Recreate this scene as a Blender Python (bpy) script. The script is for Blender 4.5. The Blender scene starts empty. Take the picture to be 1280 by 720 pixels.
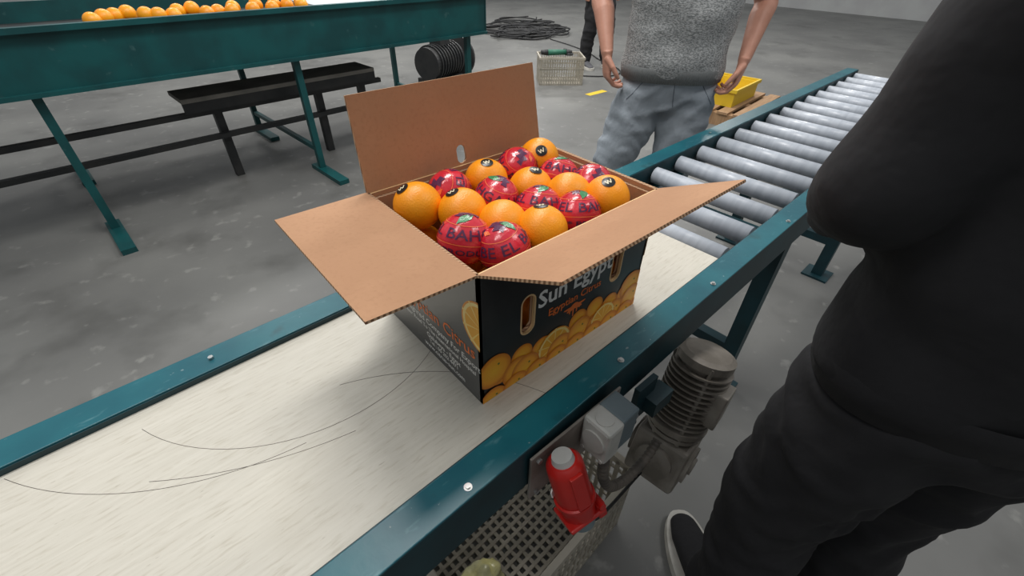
import bpy, bmesh, math, random
from mathutils import Vector, Matrix, noise
from mathutils.bvhtree import BVHTree
random.seed(7)
S=0.01
FL=-76.0
scene=bpy.context.scene
COL=scene.collection
try: scene.view_settings.view_transform='Standard'
except Exception: pass

# ---------------------------------------------------------------- materials
def mat(name,col,rough=0.6,col2=None,nscale=5.0,nstretch=(1,1,1),lo=0.4,hi=0.6,bump=0.0,bscale=40,bstretch=(1,1,1),metal=0.0,spec=None,coat=0.0,bdist=0.002,detail=6):
    m=bpy.data.materials.new(name); m.use_nodes=True
    nt=m.node_tree; b=nt.nodes["Principled BSDF"]
    b.inputs["Base Color"].default_value=(*col,1); b.inputs["Roughness"].default_value=rough
    b.inputs["Metallic"].default_value=metal
    if spec is not None: b.inputs["Specular IOR Level"].default_value=spec
    if coat: b.inputs["Coat Weight"].default_value=coat; b.inputs["Coat Roughness"].default_value=0.12
    tc=nt.nodes.new("ShaderNodeTexCoord")
    if col2 is not None:
        mp=nt.nodes.new("ShaderNodeMapping"); mp.inputs["Scale"].default_value=nstretch
        n=nt.nodes.new("ShaderNodeTexNoise"); n.inputs["Scale"].default_value=nscale; n.inputs["Detail"].default_value=detail
        r=nt.nodes.new("ShaderNodeValToRGB")
        r.color_ramp.elements[0].position=lo; r.color_ramp.elements[1].position=hi
        r.color_ramp.elements[0].color=(*col,1); r.color_ramp.elements[1].color=(*col2,1)
        nt.links.new(tc.outputs["Object"],mp.inputs[0]); nt.links.new(mp.outputs[0],n.inputs["Vector"])
        nt.links.new(n.outputs["Fac"],r.inputs[0]); nt.links.new(r.outputs[0],b.inputs["Base Color"])
    if bump:
        mp=nt.nodes.new("ShaderNodeMapping"); mp.inputs["Scale"].default_value=bstretch
        n=nt.nodes.new("ShaderNodeTexNoise"); n.inputs["Scale"].default_value=bscale; n.inputs["Detail"].default_value=4
        bp=nt.nodes.new("ShaderNodeBump"); bp.inputs["Strength"].default_value=bump; bp.inputs["Distance"].default_value=bdist
        nt.links.new(tc.outputs["Object"],mp.inputs[0]); nt.links.new(mp.outputs[0],n.inputs["Vector"])
        nt.links.new(n.outputs["Fac"],bp.inputs["Height"]); nt.links.new(bp.outputs[0],b.inputs["Normal"])
    return m

def layered(m,col,scale,lo,hi,stretch=(1,1,1),amount=1.0,detail=8):
    nt=m.node_tree; b=nt.nodes["Principled BSDF"]
    tc=[n for n in nt.nodes if n.type=='TEX_COORD'][0]
    mp=nt.nodes.new("ShaderNodeMapping"); mp.inputs["Scale"].default_value=stretch; mp.inputs["Location"].default_value=(random.random()*9,random.random()*9,0)
    n=nt.nodes.new("ShaderNodeTexNoise"); n.inputs["Scale"].default_value=scale; n.inputs["Detail"].default_value=detail
    r=nt.nodes.new("ShaderNodeMapRange"); r.inputs[1].default_value=lo; r.inputs[2].default_value=hi; r.inputs[4].default_value=amount
    mx=nt.nodes.new("ShaderNodeMix"); mx.data_type='RGBA'
    nt.links.new(tc.outputs["Object"],mp.inputs[0]); nt.links.new(mp.outputs[0],n.inputs["Vector"]); nt.links.new(n.outputs["Fac"],r.inputs[0])
    nt.links.new(r.outputs[0],mx.inputs[0])
    bc=b.inputs["Base Color"]
    if bc.links: nt.links.new(bc.links[0].from_socket,mx.inputs[6])
    else: mx.inputs[6].default_value=bc.default_value
    mx.inputs[7].default_value=(*col,1)
    nt.links.new(mx.outputs[2],bc)
    return m

M={}
M['floor']=mat("concrete",(0.135,0.135,0.13),0.45,(0.19,0.19,0.18),1.2,lo=.35,hi=.65,bump=.2,bscale=30)
layered(M['floor'],(0.07,0.07,0.065),3.0,.55,.75,amount=.6)
layered(M['floor'],(0.30,0.30,0.28),14.0,.62,.72,amount=.5)
M['wall']=mat("painted_wall",(0.55,0.56,0.55),0.8,(0.5,0.5,0.5),2)
M['belt']=mat("worn_white_board",(0.56,0.53,0.455),0.5,(0.62,0.59,0.515),9,(1,18,1),.3,.7,bump=.25,bscale=14,bstretch=(1,16,1))
layered(M['belt'],(0.44,0.40,0.32),30,.54,.70,(1,7,1),.55)
layered(M['belt'],(0.40,0.36,0.28),3,.58,.80,(1.2,1.5,1),.45)
layered(M['belt'],(0.30,0.26,0.20),80,.68,.75,(.6,3,1),.6)
M['teal']=mat("teal_paint",(0.004,0.090,0.120),0.36,(0.008,0.120,0.150),7,bump=.15,bscale=60)
layered(M['teal'],(0.10,0.24,0.27),26,.62,.74,(1,3,1),.55)
layered(M['teal'],(0.30,0.36,0.36),70,.69,.72,(1,1,1),.6)
layered(M['teal'],(0.01,0.02,0.02),12,.62,.74,(1,1,1),.6)
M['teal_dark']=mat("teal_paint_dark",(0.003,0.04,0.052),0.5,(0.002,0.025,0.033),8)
M['tealg']=mat("green_machine_paint",(0.004,0.085,0.088),0.45,(0.004,0.058,0.062),5)
layered(M['tealg'],(0.06,0.14,0.14),20,.66,.74,(1,1,1),.5)
M['roller']=mat("grey_roller",(0.53,0.57,0.63),0.32,(0.46,0.50,0.56),6,(1,8,1))
M['steel']=mat("steel",(0.55,0.55,0.54),0.35,metal=.9)
M['dirtysteel']=mat("dirty_steel",(0.20,0.175,0.15),0.6,(0.33,0.30,0.27),12,metal=.3,bump=.4,bscale=60)
M['motor']=mat("dirty_grey_casting",(0.17,0.15,0.125),0.55,(0.34,0.31,0.27),9,metal=.15,bump=.5,bscale=50)
M['dark']=mat("dark_rubber",(0.012,0.012,0.013),0.6)
M['darkmetal']=mat("dark_metal",(0.02,0.022,0.024),0.5,(0.035,0.035,0.035),6)
M['kraft']=mat("kraft_cardboard",(0.40,0.215,0.115),0.85,(0.46,0.255,0.14),5,(1,1,1),bump=.12,bscale=180)
layered(M['kraft'],(0.35,0.18,0.095),160,.5,.75,(1,1,1),.5)
def corr(m):
    nt=m.node_tree;b=nt.nodes["Principled BSDF"];tc=[n for n in nt.nodes if n.type=='TEX_COORD'][0]
    mp=nt.nodes.new("ShaderNodeVectorMath");mp.operation='DOT_PRODUCT';mp.inputs[1].default_value=(1,1,0)
    mu=nt.nodes.new("ShaderNodeMath");mu.operation='MULTIPLY';mu.inputs[1].default_value=900
    si=nt.nodes.new("ShaderNodeMath");si.operation='SINE'
    r=nt.nodes.new("ShaderNodeMapRange");r.inputs[1].default_value=-.6;r.inputs[2].default_value=.6
    mx=nt.nodes.new("ShaderNodeMix");mx.data_type='RGBA';mx.inputs[6].default_value=(0.58,0.38,0.23,1);mx.inputs[7].default_value=(0.20,0.10,0.05,1)
    nt.links.new(tc.outputs["Object"],mp.inputs[0]);nt.links.new(mp.outputs["Value"],mu.inputs[0]);nt.links.new(mu.outputs[0],si.inputs[0]);nt.links.new(si.outputs[0],r.inputs[0]);nt.links.new(r.outputs[0],mx.inputs[0]);nt.links.new(mx.outputs[2],b.inputs["Base Color"])
M['edge']=mat("corrugated_edge",(0.5,0.3,0.18),0.9); corr(M['edge'])
M['black']=mat("black_print",(0.014,0.013,0.014),0.32,(0.02,0.019,0.02),20,spec=.5)
M['sideprint']=mat("black_print_sheen",(0.045,0.047,0.05),0.28,(0.06,0.062,0.066),3,spec=.9)  # side panels' black print, lightened so the grey reflection is in the colour
M['white']=mat("white_print",(0.85,0.85,0.83),0.5)
M['oprint']=mat("orange_letter_print",(0.85,0.19,0.03),0.5)
M['cream']=mat("cream_edge",(0.75,0.50,0.25),0.7)
def fruitprint():
    m=bpy.data.materials.new("fruit_photo_print");m.use_nodes=True;nt=m.node_tree;b=nt.nodes["Principled BSDF"];b.inputs["Roughness"].default_value=.4
    uv=nt.nodes.new("ShaderNodeUVMap");uv.uv_map="UVMap"
    ln=nt.nodes.new("ShaderNodeVectorMath");ln.operation='LENGTH'
    r=nt.nodes.new("ShaderNodeValToRGB");e=r.color_ramp.elements
    e[0].position=0;e[0].color=(0.95,0.50,0.02,1);e[1].position=1;e[1].color=(0.62,0.16,0.0,1)
    x=e.new(.7);x.color=(0.90,0.36,0.01,1)
    nt.links.new(uv.outputs[0],ln.inputs[0]);nt.links.new(ln.outputs["Value"],r.inputs[0]);nt.links.new(r.outputs[0],b.inputs["Base Color"])
    return m
def sliceprint():
    m=bpy.data.materials.new("fruit_slice_print");m.use_nodes=True;nt=m.node_tree;b=nt.nodes["Principled BSDF"];b.inputs["Roughness"].default_value=.4
    uv=nt.nodes.new("ShaderNodeUVMap");uv.uv_map="UVMap"
    ln=nt.nodes.new("ShaderNodeVectorMath");ln.operation='LENGTH'
    sp=nt.nodes.new("ShaderNodeSeparateXYZ");at=nt.nodes.new("ShaderNodeMath");at.operation='ARCTAN2'
    mu=nt.nodes.new("ShaderNodeMath");mu.operation='MULTIPLY';mu.inputs[1].default_value=5
    si=nt.nodes.new("ShaderNodeMath");si.operation='SINE';ab=nt.nodes.new("ShaderNodeMath");ab.operation='ABSOLUTE'
    lt=nt.nodes.new("ShaderNodeMath");lt.operation='LESS_THAN';lt.inputs[1].default_value=.22
    r=nt.nodes.new("ShaderNodeValToRGB");r.color_ramp.interpolation='CONSTANT';e=r.color_ramp.elements
    e[0].position=0;e[0].color=(0.90,0.42,0.01,1);e[1].position=.93;e[1].color=(0.80,0.28,0.0,1)
    x=e.new(.82);x.color=(0.95,0.72,0.25,1)
    mx=nt.nodes.new("ShaderNodeMix");mx.data_type='RGBA';mx.inputs[7].default_value=(0.95,0.66,0.18,1)
    L=nt.links.new
    L(uv.outputs[0],ln.inputs[0]);L(uv.outputs[0],sp.inputs[0]);L(sp.outputs[0],at.inputs[0]);L(sp.outputs[1],at.inputs[1]);L(at.outputs[0],mu.inputs[0]);L(mu.outputs[0],si.inputs[0]);L(si.outputs[0],ab.inputs[0]);L(ab.outputs[0],lt.inputs[0])
    L(ln.outputs["Value"],r.inputs[0]);L(r.outputs[0],mx.inputs[6]);L(lt.outputs[0],mx.inputs[0]);L(mx.outputs[2],b.inputs["Base Color"])
    return m
M['fp']=fruitprint();M['sp']=sliceprint()
M['orange']=mat("orange_peel",(0.92,0.31,0.004),0.36,(0.98,0.39,0.008),9,bump=.55,bscale=420,bdist=.0012,spec=.5)
M['calyx']=mat("green_calyx",(0.07,0.16,0.03),0.7)
M['sticker']=mat("black_sticker",(0.01,0.01,0.01),0.3)
M['gold']=mat("sticker_gold",(0.85,0.78,0.55),0.4)
M['wrap']=mat("red_wrapping_film",(0.68,0.022,0.045),0.22,(0.50,0.010,0.025),14,bump=.6,bscale=45,bdist=.005,coat=.5)
M['navy']=mat("navy_film_print",(0.10,0.025,0.075),0.25,bump=.6,bscale=45,bdist=.005)
M['leafprint']=mat("green_film_print",(0.04,0.22,0.08),0.25,bump=.6,bscale=45,bdist=.005)
M['orprint']=mat("orange_film_print",(0.90,0.20,0.07),0.25,bump=.6,bscale=45,bdist=.005)
M['red']=mat("red_plastic",(0.50,0.018,0.012),0.32,(0.42,0.012,0.01),10)
M['plug_grey']=mat("light_grey_plastic",(0.50,0.50,0.48),0.4,(0.42,0.42,0.40),14)
M['swcover']=mat("switch_cover_grey",(0.50,0.50,0.47),0.45,(0.42,0.42,0.39),16)
M['swbase']=mat("switch_base_bluegrey",(0.17,0.22,0.24),0.5,(0.13,0.17,0.19),10)
M['hose']=mat("conduit_grey",(0.14,0.12,0.10),0.6,(0.08,0.07,0.06),20)
M['crate']=mat("beige_plastic",(0.46,0.42,0.35),0.55,(0.37,0.34,0.28),9)
M['bag']=mat("yellow_plastic_film",(0.62,0.58,0.25),0.25,(0.5,0.5,0.35),8,bump=.6,bscale=30,bdist=.01)
M['yellow']=mat("yellow_paint",(0.75,0.52,0.03),0.5)
M['wood']=mat("pine_wood",(0.45,0.28,0.15),0.7,(0.36,0.21,0.11),6,(1,12,1))
M['skin']=mat("skin",(0.50,0.24,0.165),0.5,(0.55,0.27,0.19),18,bump=.15,bscale=150)
M['hair']=mat("dark_hair",(0.02,0.014,0.01),0.6,bump=.6,bscale=120)
M['shirt']=mat("heather_grey_knit",(0.17,0.18,0.18),0.9,(0.46,0.47,0.47),130,(1,1,2.4),.40,.60,bump=.4,bscale=10,bdist=.02,bstretch=(1,1,1.6),detail=9)
M['rib']=mat("ribbed_hem",(0.15,0.16,0.16),0.9,(0.22,0.23,0.23),120,(6,6,.3))
M['pants']=mat("grey_blue_cotton",(0.29,0.325,0.365),0.85,(0.32,0.36,0.40),5,bump=.5,bscale=13,bdist=.03,bstretch=(1,1,.6))
M['seam']=mat("trouser_seam",(0.12,0.14,0.165),0.9)
M['blackcloth']=mat("black_cloth",(0.010,0.010,0.012),0.9,(0.014,0.014,0.016),10,bump=.4,bscale=8,bdist=.03)
M['solewhite']=mat("white_rubber_sole",(0.62,0.60,0.55),0.6,(0.5,0.48,0.43),20)
M['greyshoe']=mat("grey_shoe",(0.10,0.10,0.11),0.7)
M['eye']=mat("eye_white",(0.8,0.8,0.78),0.2)
M['lip']=mat("lips",(0.42,0.15,0.12),0.5)

# ---------------------------------------------------------------- helpers
def empty(name,loc=(0,0,0),rz=0):
    e=bpy.data.objects.new(name,None); COL.objects.link(e); e.location=Vector(loc)*S; e.rotation_euler=(0,0,rz); e.empty_display_size=.05
    return e
def obj_from_bm(bm,name,mats,parent=None,smooth=False,recalc=True):
    if recalc: bmesh.ops.recalc_face_normals(bm,faces=bm.faces)
    me=bpy.data.meshes.new(name); bm.to_mesh(me); bm.free()
    for m in (mats if isinstance(mats,(list,tuple)) else [mats]): me.materials.append(m)
    if smooth: me.polygons.foreach_set("use_smooth",[True]*len(me.polygons))
    o=bpy.data.objects.new(name,me); COL.objects.link(o)
    if parent: o.parent=parent
    return o
def bbox(bm,lo,hi,mi=0,bev=0):
    v=[bm.verts.new(((hi if i&1 else lo)[0]*S,(hi if i&2 else lo)[1]*S,(hi if i&4 else lo)[2]*S)) for i in range(8)]
    fs=[bm.faces.new([v[k] for k in q]) for q in ((0,2,3,1),(4,5,7,6),(0,1,5,4),(2,6,7,3),(0,4,6,2),(1,3,7,5))]
    for f in fs: f.material_index=mi
    if bev:
        es=set(e for f in fs for e in f.edges)
        q=bmesh.ops.bevel(bm,geom=list(es),offset=bev*S,segments=2,affect='EDGES',profile=.5)
        for f in q['faces']: f.material_index=mi
def cyl(bm,p0,p1,r0,r1=None,n=24,mi=0):
    p0=Vector(p0);p1=Vector(p1); r1=r0 if r1 is None else r1
    d=(p1-p0).normalized(); a=d.orthogonal().normalized(); b=d.cross(a)
    R=[[bm.verts.new((p+a*r*math.cos(k*2*math.pi/n)+b*r*math.sin(k*2*math.pi/n))*S) for k in range(n)] for p,r in ((p0,r0),(p1,r1))]
    for k in range(n):
        f=bm.faces.new((R[0][k],R[0][(k+1)%n],R[1][(k+1)%n],R[1][k])); f.material_index=mi
    bm.faces.new(R[0][::-1]).material_index=mi; bm.faces.new(R[1]).material_index=mi
def sph(bm,c,r,mi=0,n=16,scale=(1,1,1)):
    m=2*n; c=Vector(c); P=lambda i,k:(c+Vector((r*scale[0]*math.sin(math.pi*i/n)*math.cos(2*math.pi*k/m),r*scale[1]*math.sin(math.pi*i/n)*math.sin(2*math.pi*k/m),r*scale[2]*math.cos(math.pi*i/n))))*S
    top=bm.verts.new(P(0,0)); bot=bm.verts.new(P(n,0)); R=[[bm.verts.new(P(i,k)) for k in range(m)] for i in range(1,n)]
    fs=[]
    for k in range(m):
        fs.append(bm.faces.new((top,R[0][k],R[0][(k+1)%m]))); fs.append(bm.faces.new((bot,R[-1][(k+1)%m],R[-1][k])))
        for i in range(n-2): fs.append(bm.faces.new((R[i][k],R[i+1][k],R[i+1][(k+1)%m],R[i][(k+1)%m])))
    for f in fs: f.material_index=mi
def tube(bm,pts,rad,n=20,ref=(1,0,0),mi=0):
    P=[Vector(p) for p in pts]; rings=[]
    for i,p in enumerate(P):
        t=(P[min(i+1,len(P)-1)]-P[max(i-1,0)]).normalized()
        a,b=rad[i] if isinstance(rad[i],(tuple,list)) else (rad[i],rad[i])
        sx=Vector(ref)-t*t.dot(Vector(ref))
        if sx.length<1e-3: sx=Vector((0,1,0))-t*t.y
        sx.normalize(); sy=t.cross(sx)
        rings.append([bm.verts.new((p+sx*math.cos(k*2*math.pi/n)*a+sy*math.sin(k*2*math.pi/n)*b)*S) for k in range(n)])
    for i in range(len(rings)-1):
        for k in range(n):
            f=bm.faces.new((rings[i][k],rings[i][(k+1)%n],rings[i+1][(k+1)%n],rings[i+1][k])); f.material_index=mi
    for rg in (rings[0],rings[-1]):
        f=bm.faces.new(rg); f.material_index=mi
def spline(pts,rad,k=5):
    P=[Vector(p) for p in pts]; R=[(r,r) if not isinstance(r,(tuple,list)) else tuple(r) for r in rad]
    op=[];orr=[]
    for i in range(len(P)-1):
        a=P[max(i-1,0)];b=P[i];c=P[i+1];d=P[min(i+2,len(P)-1)]
        for j in range(k):
            t=j/k
            op.append(.5*((2*b)+(c-a)*t+(2*a-5*b+4*c-d)*t*t+(3*b-a-3*c+d)*t**3))
            orr.append(tuple(R[i][q]*(1-t)+R[i+1][q]*t for q in (0,1)))
    op.append(P[-1]);orr.append(R[-1]); return op,orr
def stube(bm,pts,rad,**kw):
    p,r=spline(pts,rad); tube(bm,p,r,**kw)
def evalmesh(o):
    """evaluate a lone object in a scratch scene so nothing else is re-evaluated"""
    sc=bpy.data.scenes.get("scratch") or bpy.data.scenes.new("scratch")
    sc.collection.objects.link(o); vl=sc.view_layers[0]; vl.update()
    me=bpy.data.meshes.new_from_object(o.evaluated_get(vl.depsgraph),depsgraph=vl.depsgraph)
    sc.collection.objects.unlink(o)
    return me
def remesh(o,vox,smooth=3):
    m=o.modifiers.new("r",'REMESH'); m.mode='VOXEL'; m.voxel_size=vox*S; m.use_smooth_shade=True
    if smooth:
        s=o.modifiers.new("s",'SMOOTH'); s.iterations=smooth; s.factor=.6
    par=o.parent; o.parent=None; COL.objects.unlink(o)
    me=evalmesh(o); COL.objects.link(o); o.parent=par
    mats=[x for x in o.data.materials]
    o.modifiers.clear(); o.data=me
    me.materials.clear()
    for x in mats: me.materials.append(x)
    me.polygons.foreach_set("use_smooth",[True]*len(me.polygons))
    return o
def curve(name,pts,r,m,parent=None,cyc=False,res=6,poly=False):
    cu=bpy.data.curves.new(name,'CURVE'); cu.dimensions='3D'; cu.bevel_depth=r*S; cu.bevel_resolution=2; cu.resolution_u=res
    sp=cu.splines.new('POLY' if poly else 'NURBS'); sp.points.add(len(pts)-1)
    for i,p in enumerate(pts): sp.points[i].co=(p[0]*S,p[1]*S,p[2]*S,1)
    if not poly: sp.order_u=4; sp.use_endpoint_u=True
    sp.use_cyclic_u=cyc
    cu.materials.append(m)
    o=bpy.data.objects.new(name,cu); COL.objects.link(o)
    if parent:o.parent=parent
    return o
TC={}
def text_mesh(body,size,align='CENTER',bold=0.0,shear=0):
    key=(body,size,bold)
    if key not in TC:
        cu=bpy.data.curves.new("t",'FONT'); cu.body=body; cu.size=size*S; cu.align_x=align; cu.align_y='CENTER'; cu.offset=bold*S; cu.shear=shear; cu.resolution_u=2
        o=bpy.data.objects.new("t",cu); me=evalmesh(o); bpy.data.objects.remove(o); TC[key]=me
    return TC[key].copy()
def text_obj(name,body,size,m,matrix,parent,**kw):
    me=text_mesh(body,size,**kw); me.transform(matrix); me.materials.clear(); me.materials.append(m)
    o=bpy.data.objects.new(name,me); COL.objects.link(o); o.parent=parent; return o
def panel2d(outline,holes,th):
    cu=bpy.data.curves.new("p",'CURVE'); cu.dimensions='2D'; cu.fill_mode='BOTH'; cu.extrude=th/2*S
    for pts in [outline]+holes:
        sp=cu.splines.new('POLY'); sp.points.add(len(pts)-1)
        for i,p in enumerate(pts): sp.points[i].co=(p[0]*S,p[1]*S,0,1)
        sp.use_cyclic_u=True
    o=bpy.data.objects.new("p",cu); me=evalmesh(o)
    bpy.data.objects.remove(o); return me
def stadium(cx,cy,w,h,n=10):
    r=w/2; pts=[]
    for k in range(n+1): a=math.pi*k/n; pts.append((cx+r*math.cos(a),cy+(h/2-r)+r*math.sin(a)))
    for k in range(n+1): a=math.pi+math.pi*k/n; pts.append((cx+r*math.cos(a),cy-(h/2-r)+r*math.sin(a)))
    return pts
def panel_obj(name,outline,holes,th,matrix,front,back,edge,parent):
    me=panel2d(outline,holes,th)
    me.materials.clear()
    for m in (front,back,edge): me.materials.append(m)
    for p in me.polygons:
        p.material_index=0 if p.normal.z>.5 else (1 if p.normal.z<-.5 else 2); p.use_smooth=False
    me.transform(matrix)
    o=bpy.data.objects.new(name,me); COL.objects.link(o); o.parent=parent; return o
def frame(origin,u,v):
    u=Vector(u).normalized(); v=Vector(v); v=(v-u*v.dot(u)).normalized(); w=u.cross(v)
    return Matrix((( u.x,v.x,w.x,origin[0]*S),(u.y,v.y,w.y,origin[1]*S),(u.z,v.z,w.z,origin[2]*S),(0,0,0,1)))

# ---------------------------------------------------------------- hall shell
bm=bmesh.new(); bbox(bm,(-600,-500,FL-10),(1500,1500,FL)); obj_from_bm(bm,"floor",M['floor'])
bm=bmesh.new(); bbox(bm,(-600,1500,FL),(1500,1520,420)); obj_from_bm(bm,"wall_back",M['wall'])
bm=bmesh.new(); bbox(bm,(1500,-500,FL),(1520,1520,420)); obj_from_bm(bm,"wall_right",M['wall'])
bm=bmesh.new(); bbox(bm,(-620,-500,FL),(-600,1520,420)); obj_from_bm(bm,"wall_left",M['wall'])
bm=bmesh.new(); bbox(bm,(-620,-520,FL),(1520,-500,420)); obj_from_bm(bm,"wall_front",M['wall'])
bm=bmesh.new(); bbox(bm,(385,300,FL),(415,308,FL+.15)); obj_from_bm(bm,"floor_tape",M['yellow'])

# ---------------------------------------------------------------- conveyor
cv=empty("roller_conveyor",(0,0,0),0.032)
X0,X1=-170,330
YN0,YN1,YB0,YB1=-11.6,-6.2,36.2,42.2
bm=bmesh.new()
bbox(bm,(X0,YN1-.3,-2.2),(70.5,YB0+.3,0)); obj_from_bm(bm,"belt_bed",M['belt'],cv)
bm=bmesh.new(); bbox(bm,(X0,YN1,-6),(70,YB0,-2.3)); obj_from_bm(bm,"bed_frame",M['teal_dark'],cv)
def channel(name,yi,yo):
    bm=bmesh.new()
    s=1 if yo>yi else -1
    lo,hi=min(yi,yo),max(yi,yo)
    bbox(bm,(X0,lo,.7),(X1,hi,1.3),bev=.15)
    if s<0: bbox(bm,(X0,yo,-9),(X1,yo+.6,.9),1)
    else: bbox(bm,(X0,yo-.6,-9),(X1,yo,.9),1)
    bbox(bm,(X0,yi-(.25),-5),(X1,yi+.25,1.0),1)
    bbox(bm,(X0,lo+.1,-9.4),(X1,hi-.1,-8.9),1)
    return obj_from_bm(bm,name,[M['teal'],M['teal_dark']],cv)
channel("rail_near",YN1,YN0); channel("rail_back",YB0,YB1)
bm=bmesh.new()
x=75.5
while x<X1-8:
    cyl(bm,(x,YN1+1.2,-2.2),(x,YB0-1.2,-2.2),2.75,n=28)
    cyl(bm,(x,YN1,-2.2),(x,YB0,-2.2),.6,n=12)
    x+=15.4
ro=obj_from_bm(bm,"rollers",M['roller'],cv)
for p in ro.data.polygons: p.use_smooth=abs(p.normal.y)<.5
bm=bmesh.new()
for lx in (-150,-60,110,220,315):
    for ly in (YN0+3,YB1-3):
        bbox(bm,(lx-2.5,ly-2.5,FL+.5),(lx+2.5,ly+2.5,-9))
        bbox(bm,(lx-6,ly-6,FL),(lx+6,ly+6,FL+1))
    bbox(bm,(lx-2,YN0+3,FL+18),(lx+2,YB1-3,FL+22))
    bbox(bm,(lx-2,YN0+3,-12),(lx+2,YB1-3,-9))
obj_from_bm(bm,"legs",M['teal_dark'],cv)
bm=bmesh.new()
for bx in (-48,-11,24,58,100,140):
    cyl(bm,(bx,-10.2,1.3),(bx,-10.2,1.75),.4,n=6); cyl(bm,(bx,-10.2,1.3),(bx,-10.2,1.45),.6,n=20)
for bx in (-30,20,90,150):
    cyl(bm,(bx,39,1.3),(bx,39,1.8),.45,n=6)
obj_from_bm(bm,"bolts",M['steel'],cv)
for i,(cx,cy,r,a0,a1) in enumerate([(-18,58,46,205,262),(-30,-20,42,20,70),(-5,70,62,232,258),(-14,42,30,200,300)]):
    pts=[]
    for k in range(25):
        a=math.radians(a0+(a1-a0)*k/24); px,py=cx+r*math.cos(a),cy+r*math.sin(a)
        if -5.8<py<35.8: pts.append((px,py,0.0))
    if len(pts)>3: curve("scratch_%d"%(i+1),pts,.04,M['hose'],cv,poly=True)
# ---------------------------------------------------------------- cardboard box
L,W,H=40.5,30.8,26.3
bx=empty("orange_carton",(0,0,0))
th=.5
hole1=stadium(9.6,14.2,2.6,7.6); hole2=stadium(31.8,14.2,2.6,7.6)
rect=lambda a,b,c,d:[(a,b),(c,b),(c,d),(a,d)]
panel_obj("panel_long_front",rect(0,0,L,H),[hole1,hole2],th,frame((0,th/2,0),(1,0,0),(0,0,1)),M['black'],M['kraft'],M['cream'],bx)
panel_obj("panel_long_back",rect(0,0,L,H),[hole1,hole2],th,frame((L,W-th/2,0),(-1,0,0),(0,0,1)),M['black'],M['kraft'],M['cream'],bx)
panel_obj("panel_short_left",rect(0,0,W,H),[],th,frame((th/2,W,0),(0,-1,0),(0,0,1)),M['sideprint'],M['kraft'],M['edge'],bx)
panel_obj("panel_short_right",rect(0,0,W,H),[],th,frame((L-th/2,0,0),(0,1,0),(0,0,1)),M['sideprint'],M['kraft'],M['edge'],bx)
bm=bmesh.new(); bbox(bm,(.3,.3,0.05),(L-.3,W-.3,.6)); obj_from_bm(bm,"carton_bottom",M['kraft'],bx)
zt=25.5; a=.62; t2=.55
panel_obj("liner_front",rect(a,.6,L-a,zt),[hole1,hole2],t2,frame((0,a+t2/2,0),(1,0,0),(0,0,1)),M['kraft'],M['kraft'],M['edge'],bx)
panel_obj("liner_back",rect(a,.6,L-a,zt),[hole1,hole2],t2,frame((L,W-a-t2/2,0),(-1,0,0),(0,0,1)),M['kraft'],M['kraft'],M['edge'],bx)
panel_obj("liner_left",rect(a+t2,.6,W-a-t2,zt),[],t2,frame((a+t2/2,W,0),(0,-1,0),(0,0,1)),M['kraft'],M['kraft'],M['edge'],bx)
panel_obj("liner_right",rect(a+t2,.6,W-a-t2,zt),[],t2,frame((L-a-t2/2,0,0),(0,1,0),(0,0,1)),M['kraft'],M['kraft'],M['edge'],bx)
def flap(name,hinge0,hinge1,out,length,holes=[],inset=.6):
    h0=Vector(hinge0);h1=Vector(hinge1);u=h1-h0;ln=u.length
    ol=[(0,0),(ln,0),(ln-inset,length),(inset,length)]
    return panel_obj(name,ol,holes,.42,frame(hinge0,u,out),M['black'],M['kraft'],M['edge'],bx)
flap("flap_left",(0,W,H),(0,0,H),(-15,0,.4),15.2)
flap("flap_front",(0,0,H),(L,0,H),(0,-13.6,6.6),15.4)
flap("flap_back",(L,W,H),(0,W,H),(0,2.6,15.2),15.4,[stadium(20.5,2.0,2.0,3.4)])
flap("flap_right",(L,0,H),(L,W,H),(1.2,0,-15),15.0)
def clip_poly(poly,x0,x1,y0,y1):
    def cl(p,ins,inter):
        out=[]
        for i in range(len(p)):
            A=p[i-1];B=p[i]
            if ins(B):
                if not ins(A): out.append(inter(A,B))
                out.append(B)
            elif ins(A): out.append(inter(A,B))
        return out
    def ix(c): return lambda A,B:(c,A[1]+(B[1]-A[1])*(c-A[0])/(B[0]-A[0]))
    def iy(c): return lambda A,B:(A[0]+(B[0]-A[0])*(c-A[1])/(B[1]-A[1]),c)
    for ins,it in ((lambda p:p[0]>=x0,ix(x0)),(lambda p:p[0]<=x1,ix(x1)),(lambda p:p[1]>=y0,iy(y0)),(lambda p:p[1]<=y1,iy(y1))):
        if not poly: return []
        poly=cl(poly,ins,it)
    return poly
def discs(name,ds,matrix,W_,H_,parent):
    bm=bmesh.new(); uvl=bm.loops.layers.uv.new("UVMap")
    for i,(cx,cy,r,k) in enumerate(ds):
        pl=clip_poly([(cx+r*math.cos(t*math.pi/24),cy+r*math.sin(t*math.pi/24)) for t in range(48)],0.02,W_-.02,0.02,H_)
        if len(pl)<3: continue
        z=.03+.008*i
        f=bm.faces.new([bm.verts.new((p[0]*S,p[1]*S,z*S)) for p in pl]); f.material_index={'f':0,'s':1,'g':2}[k]
        for l,p in zip(f.loops,pl): l[uvl].uv=((p[0]-cx)/r,(p[1]-cy)/r)
        if k=='f' and r>2.8:
            gx,gy=cx+r*.25,cy+r*.35
            pl=clip_poly([(gx+.3*math.cos(t*math.pi/6)*(1.0 if t%2 else .55),gy+.3*math.sin(t*math.pi/6)*(1.0 if t%2 else .55)) for t in range(12)],0.02,W_-.02,.02,H_)
            if len(pl)>2:
                f=bm.faces.new([bm.verts.new((p[0]*S,p[1]*S,(z+.004)*S)) for p in pl]); f.material_index=2
    o=obj_from_bm(bm,name,[M['fp'],M['sp'],M['calyx']],parent,recalc=False)
    o.data.transform(matrix); return o
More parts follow.
